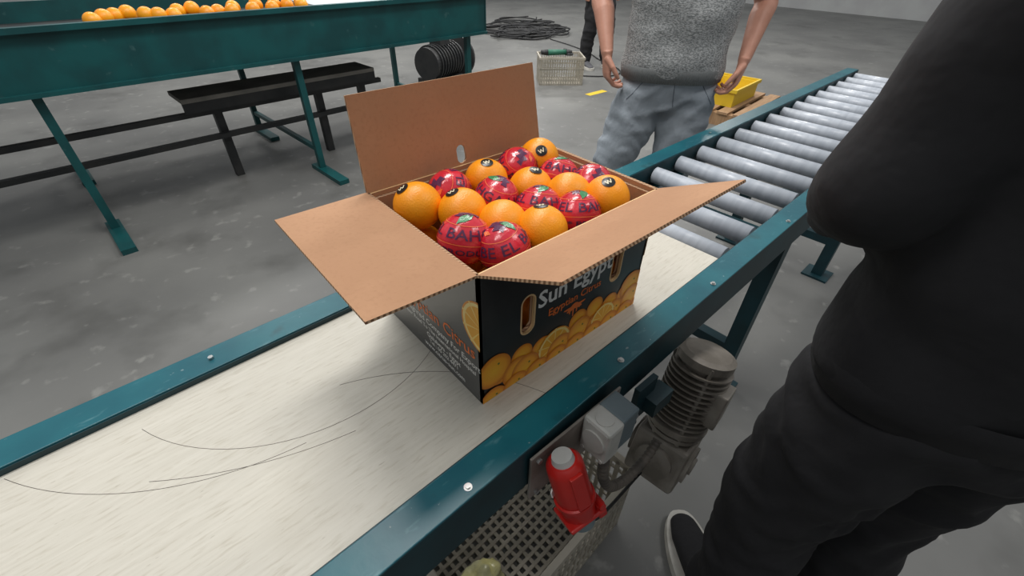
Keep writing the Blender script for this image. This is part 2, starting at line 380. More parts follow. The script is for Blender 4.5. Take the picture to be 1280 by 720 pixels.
Ff=frame((0,0,0),(1,0,0),(0,0,1))
ds=[]
for k in range(9): ds.append((4+k*4.6,4.6+1.0*math.sin(k*1.7)+k*.16,2.4,'f'))
ds+= [(38,6.2,3.4,'f'),(2.6,6.2,3.5,'f')]
ds+= [(16.5,3.0,4.2,'s')]
for k in range(9): ds.append((7.5+k*5.2,2.0+.8*math.cos(k*2.1),3.2,'f') if k!=1 else (9.5,2.0,3.3,'f'))
ds+= [(30,2.0,3.7,'s')]
for k in range(9): ds.append((2.2+k*5.0,-.6,3.0,'f'))
discs("print_oranges_front",ds,Ff,L,H,bx)
def tf2(x,z): return frame((x,-.06,z),(1,0,0),(0,0,1))
text_obj("print_title","Sun Egypt",4.7,M['white'],tf2(20.9,15.7),bx,bold=.1)
text_obj("print_subtitle","Egyptian Citrus",2.2,M['oprint'],tf2(21,11.9),bx,bold=.03)
bm=bmesh.new(); pts=[]
for k in range(28):
    a=k/28*2*math.pi; r=1.25+.35*math.sin(a*5); pts.append((21+r*1.9*math.cos(a),9.8+r*.55*math.sin(a)))
f=bm.faces.new([bm.verts.new((p[0]*S,p[1]*S,.05*S)) for p in pts])
for dx,dl in ((-1.2,1.0),(-.3,1.9),(.6,1.3),(1.3,.7)):
    bm.faces.new([bm.verts.new(((21+dx+a_)*S,(9.6-b_)*S,.055*S)) for a_,b_ in ((-.22,0),(.22,0),(.13,dl),(-.13,dl))])
o=obj_from_bm(bm,"print_splash",M['oprint'],bx,recalc=False); o.data.transform(Ff)
for i,c in enumerate((9.6,31.8)):
    me=panel2d(stadium(c,14.2,3.2,8.2),[stadium(c,14.2,2.6,7.6)],.02); me.transform(frame((0,-.03,0),(1,0,0),(0,0,1))); me.materials.clear(); me.materials.append(M['cream'])
    o=bpy.data.objects.new("handhole_rim_%d"%(i+1),me);COL.objects.link(o);o.parent=bx
Fl=frame((0,W,0),(0,-1,0),(0,0,1))
discs("print_oranges_side",[(W+.6,17.0,4.8,'s')],Fl,W,H,bx)
def tl(u,z): return frame((-.05,W-u,z),(0,-1,0),(0,0,1))
text_obj("print_side_heading","Egyptian Citrus",3.5,M['oprint'],tl(18.8,10.6),bx,bold=.02)
for i,(s,z) in enumerate([("El Maghred Company For Export",7.9),("El Nasr Road To The International Hospital",6.2),("Qalubeya - Egypt",4.6),("Tel : 00 202 4471",3.2),("www.citrus-sun.com",1.8)]):
    text_obj("print_side_line_%d"%(i+1),s,[1.8,1.3,1.5,1.25,1.5][i],M['white'],tl([18.6,18.0,20,20,20][i],z),bx,bold=.02)
# ---------------------------------------------------------------- fruit
def make_orange(seed,sticker=True,R=4.08):
    bm=bmesh.new(); sph(bm,(0,0,0),R,n=24,scale=(1,1,.96))
    for v in bm.verts:
        n_=noise.noise(v.co*22+Vector((seed*3.1,0,0)))*.025; v.co*=1+n_
    if sticker:
        d=Vector((-.22,-.2,1)).normalized(); d.rotate(Matrix.Rotation((seed%5-2)*.22,3,'X')); d.rotate(Matrix.Rotation((seed%4-1.5)*.2,3,'Y'))
        u=d.cross(Vector((.3,1,0))).normalized(); w=d.cross(u)
        def cap(rad,off,mi,sx=1.0):
            rings=[]
            for j in range(5):
                a=rad*j/4; ring=[]
                for k in range(24 if j else 1):
                    t=k*math.pi/12; p=(d*R*math.cos(a/R)+(u*math.cos(t)*sx+w*math.sin(t))*R*math.sin(a/R)).normalized()
                    p=Vector((p.x,p.y,p.z*.96))
                    ring.append(bm.verts.new(p*(R+off)*S))
                rings.append(ring)
            for j in range(4):
                for k in range(24):
                    if j==0: f=bm.faces.new((rings[0][0],rings[1][k],rings[1][(k+1)%24]))
                    else: f=bm.faces.new((rings[j][k],rings[j+1][k],rings[j+1][(k+1)%24],rings[j][(k+1)%24]))
                    f.material_index=mi
        cap(1.15,.12,2)
        for (a0,b0,a1,b1) in ((-.55,-.35,-.2,.45),(-.2,.45,.1,-.25),(.1,-.25,.35,.45),(.35,.45,.6,-.35)):
            c0=Vector((a0,b0));c1=Vector((a1,b1));dn=(c1-c0).normalized();nn=Vector((-dn.y,dn.x))*.08
            vs=[]
            for q in (c0+nn,c1+nn,c1-nn,c0-nn):
                p=(d*R+u*q.x+w*q.y).normalized(); p=Vector((p.x,p.y,p.z*.96)); vs.append(bm.verts.new(p*(R+.17)*S))
            f=bm.faces.new(vs); f.material_index=3
    me=bpy.data.meshes.new("orange_mesh"); bmesh.ops.recalc_face_normals(bm,faces=bm.faces); bm.to_mesh(me); bm.free()
    for m in (M['orange'],M['calyx'],M['sticker'],M['gold']): me.materials.append(m)
    me.polygons.foreach_set("use_smooth",[True]*len(me.polygons)); return me
def make_wrapped(seed,R=4.1):
    bm=bmesh.new(); sph(bm,(0,0,0),R,n=36,scale=(1,1,.97))
    off=Vector((seed*5.7,seed,0))
    def dis(p):
        q=p*55+off
        return 1+abs(noise.noise(q))*.02-.006+noise.noise(p*25+off)*.02
    def warp(p,o):
        p=Vector((p.x,p.y,p.z*.97)); b=p*R*S
        return b*dis(b)+p.normalized()*o*S
    for v in bm.verts: v.co=v.co*dis(v.co)
    def add_mesh(me,fn,mi,cuts=1):
        b2=bmesh.new(); b2.from_mesh(me); bmesh.ops.triangulate(b2,faces=b2.faces)
        bmesh.ops.subdivide_edges(b2,edges=b2.edges,cuts=cuts)
        mp={}
        for v in b2.verts: mp[v]=bm.verts.new(warp(fn(v.co),.075))
        for f in b2.faces:
            try: g=bm.faces.new([mp[v] for v in f.verts]); g.material_index=mi
            except ValueError: pass
        b2.free()
    def ring(lat0):
        def fn(c):
            lon=(c.x/S)/(R*math.cos(math.radians(lat0))); lat=math.radians(lat0)+(c.y/S)/R
            return Vector((math.cos(lat)*math.cos(lon),math.cos(lat)*math.sin(lon),math.sin(lat)))
        return fn
    def fit(t,lat,frac):
        xs=[v.co.x for v in t.vertices]; w=(max(xs)-min(xs))/S; k=(2*math.pi*R*math.cos(math.radians(lat))*frac)/w
        for v in t.vertices: v.co.x*=k
    t=text_mesh("HOUBE EL BAHGA",2.3,bold=.02); fit(t,24,.97); add_mesh(t,ring(24),1)
    t=text_mesh("FRESH CITRUS * PRODUCE *",1.3,bold=.02); fit(t,-14,.97); add_mesh(t,ring(-14),1)
    pole=lambda c:(lambda r,a:Vector((math.sin(r)*math.cos(a),math.sin(r)*math.sin(a),math.cos(r))))(math.hypot(c.x,c.y)/S/R,math.atan2(c.y,c.x))
    def arcstrip(lat,wd,mi,a0=0,a1=360):
        n=72; vs=[]
        for k in range(n+1):
            a=math.radians(a0+(a1-a0)*k/n)
            for q in (-wd/2,wd/2):
                la=math.radians(lat)+q/R
                vs.append(bm.verts.new(warp(Vector((math.cos(la)*math.cos(a),math.cos(la)*math.sin(a),math.sin(la))),.07)))
        for k in range(n):
            f=bm.faces.new((vs[2*k],vs[2*k+2],vs[2*k+3],vs[2*k+1])); f.material_index=mi
    arcstrip(45,.10,3); arcstrip(3,.12,3)
    def poly2(pts,mi,rot=0,dx=0,dy=0):
        me=bpy.data.meshes.new("e"); b2=bmesh.new()
        c,s=math.cos(rot),math.sin(rot)
        b2.faces.new([b2.verts.new(((x*c-y*s+dx)*S,(x*s+y*c+dy)*S,0)) for x,y in pts])
        b2.to_mesh(me); b2.free(); add_mesh(me,pole,mi,2)
    poly2([(-2.1,-.1),(-1.5,.9),(-.9,.35),(-.2,1.25),(.3,.4),(1.1,1.1),(2.0,.2),(1.3,-.1),(.9,-1.0),(.2,-.35),(-.6,-1.1),(-1.1,-.3)],1)
    poly2([(-.8,-.5),(-.1,.1),(.9,.05),(.2,-.7)],3,0,.2,-1.5)
    if seed%2==0: poly2([(-1.6,0),(-.6,.75),(.5,.7),(1.7,0),(.5,-.6),(-.6,-.55)],2,.5,.6,1.5)
    me=bpy.data.meshes.new("wrapped_mesh"); bm.to_mesh(me); bm.free()
    for m in (M['wrap'],M['navy'],M['leafprint'],M['orprint']): me.materials.append(m)
    me.polygons.foreach_set("use_smooth",[True]*len(me.polygons)); return me
WM=[make_wrapped(i) for i in range(4)]
fr=[(5.4,23.4,'o',25.3,1),(13.2,25.4,'r',24.6,0),(21.6,25.3,'o',24.6,1),(29.3,25.2,'r',24.9,0),(35.2,25.2,'o',25.5,1),
(10.3,17.4,'o',24.9,1),(18,17.9,'r',24.6,0),(25.8,17.5,'o',24.4,1),(33.5,17.8,'r',24.2,0),(35.1,10.8,'r',24.6,0),
(5.5,10.4,'r',24.8,0),(13.5,10.9,'o',24.3,0),(21.5,10.8,'r',24.4,0),(28.6,10.6,'o',24.9,0),
(9.2,5.45,'r',24.2,0),(17.1,5.4,'o',24.4,1),(25.2,5.4,'r',24.3,0),(32.9,5.4,'o',25.0,1)]
for i,(x,y,k,z,st) in enumerate(fr):
    if k=='o': me=make_orange(i,bool(st)); nm="orange"
    else: me=WM[i%4]; nm="wrapped_orange"
    o=bpy.data.objects.new(nm,me); COL.objects.link(o); o.location=(x*S,y*S,z*S)
    if k=='r': o.rotation_euler=(random.uniform(.1,.7),random.uniform(-.6,.0),random.uniform(0,6.28))
bm=bmesh.new()
for zz in (16.4,8.4):
    for i in range(4):
        for j in range(3): sph(bm,(6.2+i*9.4,6.2+j*9.2,zz),3.9,n=12)
obj_from_bm(bm,"orange_pile",M['orange'],None,True)
# ---------------------------------------------------------------- plate, switch, plug, hose
bm=bmesh.new()
bbox(bm,(-.5,-12.6,-12.5),(21,-12.1,-.6),bev=.15)
for c in ((1,-2.0),(19.5,-2.0),(1,-11.2),(19.5,-11.2)): cyl(bm,(c[0],-12.6,c[1]),(c[0],-13.1,c[1]),.5,n=6,mi=1)
obj_from_bm(bm,"mounting_plate",[M['dirtysteel'],M['steel']])
sw=empty("isolator_switch",(14.8,-12.7,-3.2))
bm=bmesh.new(); bbox(bm,(-.3,-5.2,-4.2),(4.1,0,3.9),bev=.4); obj_from_bm(bm,"switch_base",M['swbase'],sw)
bm=bmesh.new(); bbox(bm,(-4.1,-5.5,-4.3),(-.1,0,4.0),bev=.6)
cyl(bm,(-4.1,-2.8,.0),(-4.4,-2.8,.0),2.2,n=32)
for c in ((-4.8,-3.6),(-4.8,3.3),(-.9,-3.6),(-.9,3.3)): cyl(bm,(-4.1,c[0],c[1]),(-4.25,c[0],c[1]),.4,n=12)
cyl(bm,(-2.1,-2.8,4.0),(-2.1,-2.8,4.2),1.5,n=24)
obj_from_bm(bm,"switch_cover",M['swcover'],sw)
bm=bmesh.new()
cyl(bm,(4.0,-3.4,-2.0),(5.6,-3.4,-2.1),1.15,n=18,mi=0); cyl(bm,(5.6,-3.4,-2.1),(7.0,-3.4,-2.2),.7,n=6,mi=1)
cyl(bm,(1,-2.4,-4.2),(1,-2.6,-6.4),1.2,n=16,mi=0)
obj_from_bm(bm,"cable_glands",[M['dark'],M['steel']],sw)

pl=empty("industrial_power_plug",(3.3,-15.6,-1.0))
ax=Vector((1.6,-5.2,-15.5)).normalized(); q=ax.to_track_quat('Z','Y').to_matrix().to_4x4()
def lathe(bm,prof,n=32,mi=0):
    rings=[[bm.verts.new((r*S*math.cos(k*2*math.pi/n),r*S*math.sin(k*2*math.pi/n),z*S)) for k in range(n)] for z,r in prof]
    for i in range(len(rings)-1):
        for k in range(n):
            f=bm.faces.new((rings[i][k],rings[i][(k+1)%n],rings[i+1][(k+1)%n],rings[i+1][k])); f.material_index=mi
    bm.faces.new(rings[0]).material_index=mi; bm.faces.new(rings[-1]).material_index=mi
bm=bmesh.new()
lathe(bm,[(-.4,2.2),(.2,2.8),(1.2,2.95),(7.6,3.0),(7.7,3.35),(8.3,3.35),(8.4,2.95),(10,2.85),(11.5,2.8)],mi=0)
lathe(bm,[(-1.5,.9),(-1.4,1.6),(-.5,1.8),(-.1,1.9)],mi=1)
lathe(bm,[(11.4,2.4),(14.2,2.2),(14.4,1.6)],mi=2)
o=obj_from_bm(bm,"plug_body",[M['red'],M['plug_grey'],M['swbase']],pl,True); o.matrix_basis=q
o.modifiers.new("e",'EDGE_SPLIT').split_angle=.7
bm=bmesh.new()
bbox(bm,(-1.1,2.7,.5),(1.1,3.35,7.5),bev=.15); bbox(bm,(-2.4,-4.0,11.0),(2.4,-2.3,13.0),bev=.25); bbox(bm,(-1.2,-4.6,8.8),(1.2,-3.1,12),bev=.2)
bbox(bm,(2.2,-2.3,10.4),(3.8,2.3,13.6),bev=.3); cyl(bm,(3.0,-2.8,10.6),(3.0,2.8,10.6),.6,n=12)
bbox(bm,(-3.3,-2.8,11.2),(3.6,2.8,12.0),bev=.3)
o=obj_from_bm(bm,"plug_lid",M['red'],pl); o.matrix_basis=q@Matrix.Rotation(.5,4,'Z')
bm=bmesh.new(); bbox(bm,(-1.6,-3.12,6.0),(1.6,-2.9,7.2)); o=obj_from_bm(bm,"plug_label",M['white'],pl); o.matrix_basis=q@Matrix.Rotation(-.2,4,'Z')

def hose(name,pts,r,parent=None,ribs=True):
    P,_=spline(pts,[1]*len(pts),k=22)
    bm=bmesh.new(); rad=[r*(1+(.16 if (i//2)%2 else 0)) if ribs else r for i in range(len(P))]
    tube(bm,P,rad,n=14,ref=(.3,.9,.2)); return obj_from_bm(bm,name,M['hose'],parent,True)
hose("conduit_hose",[(15.8,-15.3,-9.6),(15.6,-15.6,-14),(16,-16.2,-20),(19,-16.8,-26),(25,-17,-29.5),(32,-16.8,-30),(36,-16.5,-27)],.95)
curve("power_cable",[(5.7,-20.3,-15.5),(9,-20,-22),(18,-18,-33),(30,-16,-40),(40,-15,-44)],.35,M['dark'])

# ---------------------------------------------------------------- gear motor
gm=empty("gear_motor",(0,0,0))
A=Vector((43.5,-16,-38.5)); B=Vector((51.5,-15,-9)); ad=(B-A).normalized(); q=ad.to_track_quat('Z','Y').to_matrix().to_4x4(); q.translation=A*S
bm=bmesh.new()
lathe(bm,[(8,5.4),(9,6.8),(10.5,7.0),(10.6,5.2),(27,5.2),(27.2,6.2),(29,6.2),(29.6,5.0)],n=40)
for z in [x*1.4+11.6 for x in range(11)]:
    lathe(bm,[(z,6.7),(z+.45,6.7)],n=40)
for k in range(4):
    a=k*math.pi/2+.5; cyl(bm,(5.9*math.cos(a),5.9*math.sin(a),9.5),(5.9*math.cos(a),5.9*math.sin(a),28.5),.5,n=8)
bbox(bm,(-8.0,-3.5,14),(-4.5,3.5,23),bev=.4)
o=obj_from_bm(bm,"motor_body",M['motor'],gm); o.matrix_basis=q
bm=bmesh.new()
bbox(bm,(-6.4,-6.0,-7),(6.4,6.0,6.5),bev=1.0)
lathe(bm,[(6.2,4.4),(7.2,6.3),(8.2,6.3)],n=32)
for k in range(6):
    a=k*math.pi/3; cyl(bm,(5.7*math.cos(a),5.7*math.sin(a),6.6),(5.7*math.cos(a),5.7*math.sin(a),9.4),.6,n=6)
cyl(bm,(-7.2,0,0),(7.2,0,0),4.8,n=32); cyl(bm,(-7.8,0,0),(7.8,0,0),2.2,n=24); cyl(bm,(0,-7.0,0),(0,7,0),4.4,n=32)
for k in range(6):
    a=k*math.pi/3; cyl(bm,(3.5*math.cos(a),-7.4,3.5*math.sin(a)),(3.5*math.cos(a),-6.5,3.5*math.sin(a)),.45,n=6)
o=obj_from_bm(bm,"gear_housing",M['motor'],gm); o.matrix_basis=q
bm=bmesh.new(); bbox(bm,(27,-13.4,-16),(33,-12.2,-6)); bbox(bm,(30,-16,-14),(36,-12.4,-10))
obj_from_bm(bm,"motor_bracket",M['teal_dark'],gm)

# ---------------------------------------------------------------- crates
def crate(name,loc,rz,Lc,Wc,Hc,n1=11,n2=8,nz=6,tk=.8):
    e=empty(name,loc,rz); bm=bmesh.new(); a,b=Lc/2,Wc/2
    for z0,z1,ex in ((0,2,0),(Hc-2.5,Hc,.8),(Hc*.55,Hc*.55+1.5,0)):
        for lo,hi in (((-a-ex,-b-ex),(a+ex,-b+tk)),((-a-ex,b-tk),(a+ex,b+ex)),((-a-ex,-b+tk),(-a+tk,b-tk)),((a-tk,-b+tk),(a+ex,b-tk))):
            bbox(bm,(lo[0],lo[1],z0),(hi[0],hi[1],z1))
    for sx in (-1,1):
        for sy in (-1,1):
            bbox(bm,(sx*a-1.6*(sx>0),sy*b-1.6*(sy>0),0),(sx*a+1.6*(sx<0),sy*b+1.6*(sy<0),Hc-.2))
    for k in range(1,n1*2):
        x=-a+Lc*k/(n1*2)
        for y in (-b,b-tk): bbox(bm,(x-.55,y,1),(x+.55,y+tk,Hc-1))
    for k in range(1,n2*2):
        y=-b+Wc*k/(n2*2)
        for x in (-a,a-tk): bbox(bm,(x,y-.55,1),(x+tk,y+.55,Hc-1))
    for k in range(1,nz):
        z=Hc*k/nz
        for y in (-b,b-tk): bbox(bm,(-a,y+.1,z-.4),(a,y+tk-.1,z+.4))
        for x in (-a,a-tk): bbox(bm,(x+.1,-b,z-.4),(x+tk-.1,b,z+.4))
    for k in range(1,n1*2): x=-a+Lc*k/(n1*2); bbox(bm,(x-.5,-b,.2),(x+.5,b,.9))
    for k in range(1,n2*2): y=-b+Wc*k/(n2*2); bbox(bm,(-a,y-.5,.3),(a,y+.5,1.0))
    obj_from_bm(bm,"crate_body",M['crate'],e); return e
crate("plastic_crate",(11,4,FL),.06,52,38,30)
crate("plastic_crate",(402,366,FL),math.radians(-38),52,36,30,9,7,5)
bm=bmesh.new(); sph(bm,(0,0,0),6,n=18,scale=(1.1,.8,.9))
for v in bm.verts: v.co*=1+noise.noise(v.co*35)*.35+noise.noise(v.co*90)*.15
o=obj_from_bm(bm,"plastic_bag",M['bag'],None,True); o.location=(-5*S,-2*S,-68*S)
e=empty("hand_tool",(398,362,FL+33.5),math.radians(-30))
bm=bmesh.new(); cyl(bm,(-16,0,0),(6,0,0),3.2,2.8,n=18); cyl(bm,(6,0,0),(13,0,-.5),3.6,2.2,n=18,mi=1); cyl(bm,(-24,0,.4),(-16,0,0),2.4,3.2,n=18,mi=1); cyl(bm,(10,0,-3),(10,0,-1),5,n=24,mi=1); cyl(bm,(6,2,0),(7,10,1),1.5,n=12,mi=1)
obj_from_bm(bm,"tool_body",[mat("green_tool_plastic",(0.03,0.16,0.10),.5),M['darkmetal']],e,True)

# ---------------------------------------------------------------- cable heap
rnd=random.Random(3)
ch=empty("cable_heap",(640,690,FL))
for k in range(18):
    pts=[];cx,cy=rnd.uniform(-90,80),rnd.uniform(-90,90); r=rnd.uniform(26,58)
    for j in range(14):
        a=j*.9+k; pts.append((cx+r*math.cos(a)*rnd.uniform(.6,1.3)*1.2,cy+r*math.sin(a)*rnd.uniform(.5,1.3),1+rnd.uniform(0,6)))
    curve("cable_%d"%(k+1),pts,1.25,M['dark'],ch)
curve("floor_cable",[(440,372,FL+1),(470,330,FL+1),(520,350,FL+1),(530,420,FL+1),(580,470,FL+1),(600,580,FL+1)],.7,M['dark'])

# ---------------------------------------------------------------- green sorting table
st=empty("sorting_table",(68,284,1),math.radians(4.2))
bm=bmesh.new()
bbox(bm,(-190,0,-2),(167,1,25),0); bbox(bm,(-190,-3,23.5),(167,1,26),0); bbox(bm,(-190,-2.5,-2.5),(167,3,-.5),0)
bbox(bm,(166,0,-3),(168,130,25),0); bbox(bm,(-190,129,-3),(168,130,25),0)
bbox(bm,(-190,1,12),(166,129,14),2)
bbox(bm,(36,3,22),(150,60,23.5),1)
for lx in (6,150,-120,-185):
    for ly in (4,120):
        bbox(bm,(lx-2,ly-2,FL+1),(lx+2,ly+2,-2),0)
        bbox(bm,(lx-3.5,ly-32,FL-1),(lx+3.5,ly+10,FL+2),0)
    bbox(bm,(lx-1.5,4,FL+14),(lx+1.5,120,FL+17),0)
for z in (-32,-48): bbox(bm,(-185,30,z),(80,34,z+3),3)
bbox(bm,(-60,24,-22),(72,52,-19.5),4); bbox(bm,(-60,24,-28),(72,26,-22),3)
for lx in (30,66,-40):
    bbox(bm,(lx-2.5,36,FL-1),(lx+2.5,41,-22),3)
obj_from_bm(bm,"table_frame",[M['tealg'],mat("white_tray_liner",(0.6,0.66,0.70),.4),M['darkmetal'],M['darkmetal'],mat("grey_shelf_board",(0.30,0.28,0.25),.7,(0.2,0.19,0.17),5)],st)
bm=bmesh.new()
for i in range(20):
    sph(bm,(-84+i*5.8+rnd.uniform(-1,1),rnd.uniform(6,26),24.5+rnd.uniform(0,1.5)),4,n=12)
obj_from_bm(bm,"tray_oranges",M['orange'],st,True)
e=empty("floor_motor",(290,450,FL),math.radians(20))
bm=bmesh.new(); cyl(bm,(-30,0,24),(22,0,24),17,n=32); cyl(bm,(22,0,24),(32,0,24),10,n=24)
for k in range(9): cyl(bm,(-24+k*5,0,24),(-22.6+k*5,0,24),19,n=32)
bbox(bm,(-28,-16,0),(18,16,8)); bbox(bm,(-12,-8,40),(6,8,50),bev=1); cyl(bm,(34,0,22.5),(37,0,22.5),22,n=32)
obj_from_bm(bm,"motor_body",M['darkmetal'],e)

pe=empty("wooden_pallet",(450,180,FL),.1); bm=bmesh.new()
for k in range(6): bbox(bm,(-50,-40+k*15,11),(50,-30+k*15,13))
for x in (-48,-4,40): bbox(bm,(x,-40,2),(x+8,45,11)); bbox(bm,(x,-40,0),(x+8,45,2))
obj_from_bm(bm,"pallet_boards",M['wood'],pe)
e=empty("yellow_bin",(450,180,FL+13),.1); bm=bmesh.new()
for lo,hi in (((-30,-20,0),(30,-18,14)),((-30,18,0),(30,20,14)),((-30,-18,0),(-28,18,14)),((28,-18,0),(30,18,14)),((-28,-18,0),(28,18,2)),((-32,-22,13),(32,-20,16)),((-32,20,13),(32,22,16)),((-32,-20,13),(-30,20,16)),((30,-20,13),(32,20,16))): bbox(bm,lo,hi)
obj_from_bm(bm,"bin_body",M['yellow'],e)
# ---------------------------------------------------------------- people
def hand(bm,wr,D,N,sgn,curl=.45,side=1):
    D=D.normalized(); N=(N-D*N.dot(D)).normalized(); Wv=D.cross(N)*side
    tube(bm,[wr-D*1.5,wr+D*1.2,wr+D*4,wr+D*7,wr+D*8.8],[(2.9,2.2),(3.0,2.0),(3.9,1.75),(4.2,1.55),(3.9,1.15)],n=20,ref=Wv)
    for i,(o_,f_,r_) in enumerate(((3.15,.93,.90),(1.08,1.0,.92),(-1.03,.95,.88),(-3.05,.76,.78))):
        p=wr+D*7.6+Wv*o_; d=D.copy(); pts=[p]; rr=[r_*1.05]
        c=curl*(1+.12*i)
        for ln,k in ((1.2,.15),(4.0,1.0),(2.5,1.3),(2.0,.9)):
            ax_=D.cross(N); d=(Matrix.Rotation(c*k,3,ax_)@d).normalized()
            pts.append(pts[-1]+d*ln*f_); rr.append(r_*(.98 if ln>2.2 else .8 if ln==2.0 else 1.05))
        tube(bm,pts,rr,n=12,ref=Wv)
    p=wr+D*2.2+Wv*2.6; d=(D*.75+Wv*.6+N*.35).normalized()
    p1=p+d*3.6; d2=(D*.9+Wv*.15+N*.45).normalized(); p2=p1+d2*3.0; p3=p2+(D*.9+N*.5).normalized()*2.3
    tube(bm,[p-d*1.5,p,p1,p2,p3],[1.5,1.5,1.15,1.0,.75],n=12,ref=N)
HEAD=[]
def person(name,loc,rz,cfg):
    e=empty(name,loc,rz)
    V=Vector; P=cfg; b_=P.get('bulk',1.0)
    bm=bmesh.new()
    hz=P.get('hip',86)
    stube(bm,[(0,0,hz+14),(0,0,hz+7),(0,.5,hz),(0,1,hz-7)],[(16*b_,11.5),(17.2*b_,12.3),(18.3*b_,12.8),(15.5*b_,12)],n=32)
    for s,kn,an in ((-1,P['kneeL'],P['ankL']),(1,P['kneeR'],P['ankR'])):
        hip=V((s*8.8*b_,.5,hz-2)); kn=V(kn); an=V(an)
        stube(bm,[hip+V((0,0,3)),hip*.65+kn*.35,kn,kn*.5+an*.5+V((0,1.5,0)),an*.93+kn*.07,an],[(9.8*b_,11.2),(10.2*b_,10.6),(8.8,9.0),(8.0,8.5),(7.2,7.7),(7.2,7.8)],n=24)
    o=obj_from_bm(bm,"trousers",P['pants'],e); remesh(o,1.2,5)
    for v in o.data.vertices:
        c=v.co/S; fold=math.sin(c.z*.5+3.2*noise.noise(V((c.x*.07,c.y*.07,c.z*.03)))*3+c.x*.35)
        rd=1-abs(noise.noise(V((c.x*.06+c.z*.05,c.y*.06,c.z*.10-c.x*.04))))*3.2
        v.co+=v.normal*(.6*fold*(.25+abs(noise.noise(c*.05)))+.9*noise.noise(V((c.x*.07,c.y*.07,c.z*.09)))+.8*max(0,rd))*S
    if P.get('seams'):
        tr=BVHTree.FromPolygons([v.co.copy() for v in o.data.vertices],[tuple(p.vertices) for p in o.data.polygons])
        def proj(pts,nm,r=.16):
            out=[]
            for x,z in pts:
                h=tr.ray_cast(V((x*S,-.5,z*S)),V((0,1,0)))
                if h[0] is not None: out.append(h[0]/S)
            if len(out)>2: curve(nm,out,r,M['seam'],e,poly=True)
        for s in (-1,1): proj([(s*(8.5+k*.85),95-k*1.15) for k in range(12)],"pocket_seam_%d"%(s+2))
        proj([(.3+.12*k*k/8,95-k*1.4) for k in range(11)],"fly_seam")
    bm=bmesh.new(); hem=P.get('hem',89)
    stube(bm,[(0,0,hem),(0,0,hem+3),(0,0,hem+12),(0,0,116),(0,0,130),(0,.5,140),(0,1,146),(0,1,150)],[(18.6*b_,13.2),(19.4*b_,13.8),(19.4*b_,13.8),(19.8*b_,13),(21*b_,13),(20.5,11.8),(15,9.5),(8,7.5)],n=36)
    for s,el in ((-1,P['elbL']),(1,P['elbR'])):
        sh=V((s*18,1,143)); el=V(el); f=P.get('sleeve',.62)
        if f<1: stube(bm,[sh-V((s*6,0,0)),sh,sh.lerp(el,f*.5),sh.lerp(el,f)],[7,7.6,7.3,7.4],n=20)
        else:
            wr=V(P['wrL'] if s<0 else P['wrR']); stube(bm,[sh-V((s*6,0,0)),sh,sh.lerp(el,.5),el,el.lerp(wr,.5),el.lerp(wr,.95)],[7,7.6,6.8,6.2,5.3,4.4],n=20)
    o=obj_from_bm(bm,"shirt",P['shirt'],e); remesh(o,1.2,4)
    for v in o.data.vertices:
        c=v.co/S; v.co+=v.normal*S*(1.5*noise.noise(V((c.x*.08,c.y*.08,c.z*.10)))+.5*math.sin(c.z*.35+4*noise.noise(c*.04))*abs(noise.noise(c*.06)))
    bm=bmesh.new(); n=64; RR=[[],[],[],[]]
    for k in range(n):
        a=k*2*math.pi/n; ca,sa=math.cos(a),math.sin(a); w=.35*math.sin(a*5)
        for R_,ra,rb,dz in zip(RR,(19.3,19.8,19.3,18.0),(13.8,14.1,13.6,12.6),(4.8,4.0,-.8,-.6)): R_.append(bm.verts.new(((ra*b_+w)*ca*S,(rb+w)*sa*S,(hem+dz)*S)))
    for A_,B_ in zip(RR[:3],RR[1:]):
        for k in range(n): bm.faces.new((A_[k],A_[(k+1)%n],B_[(k+1)%n],B_[k]))
    obj_from_bm(bm,"shirt_hem",P.get('rib',M['rib']),e,True)
    for s,sn in ((-1,'L'),(1,'R')):
        bm=bmesh.new(); sh=V((s*18,1,142)); el=V(P['elb'+sn]); wr=V(P['wr'+sn]); D=V(P['hd'+sn]); N=V(P['hn'+sn])
        if P.get('sleeve',.62)<1: stube(bm,[sh,sh.lerp(el,.5),el,el.lerp(wr,.3),el.lerp(wr,.75),wr],[5.2,4.9,(4.3,4.5),(4.6,4.3),(3.5,3.0),(2.9,2.3)],n=20,ref=tuple(D.cross(N)))
        else: stube(bm,[el.lerp(wr,.5),el.lerp(wr,.8),wr],[3.8,(3.3,2.8),(2.9,2.3)],n=20,ref=tuple(D.cross(N)))
        hand(bm,wr,D,N,s,P.get('curl',.5),side=P.get('ts'+sn,1))
        o=obj_from_bm(bm,"arm_hand_"+sn,M['skin'],e); remesh(o,.32,2)
    if not HEAD:
        bm=bmesh.new()
        stube(bm,[(0,1.5,143),(0,1,150),(0,.5,156)],[(8,6.5),(6.0,6.0),(5.7,6.0)],n=24)
        sph(bm,(0,1.2,167.5),9.6,n=20,scale=(.80,1.0,1.06)); sph(bm,(0,-2.4,160.8),6.2,n=16,scale=(.95,1.0,1.0)); sph(bm,(0,-4.6,157.6),3.2,n=12)
        tube(bm,[(0,-8.2,168),(0,-9.4,165.5),(0,-10.2,163.2),(0,-9.0,162.4)],[(.9,.8),(1.1,1.0),(1.7,1.2),(1.3,.8)],n=12)
        for s in (-1,1):
            sph(bm,(s*7.9,1.2,165),2.9,n=12,scale=(.35,.65,1.1)); sph(bm,(s*3.4,-6.9,169.3),1.8,n=10,scale=(1.4,.6,.5)); sph(bm,(s*4.6,-4.8,164),2.6,n=10)
        o=obj_from_bm(bm,"head",M['skin'],e); remesh(o,.45,4); HEAD.append(o.data)
    else:
        o=bpy.data.objects.new("head",HEAD[0]); COL.objects.link(o); o.parent=e
    bm=bmesh.new()
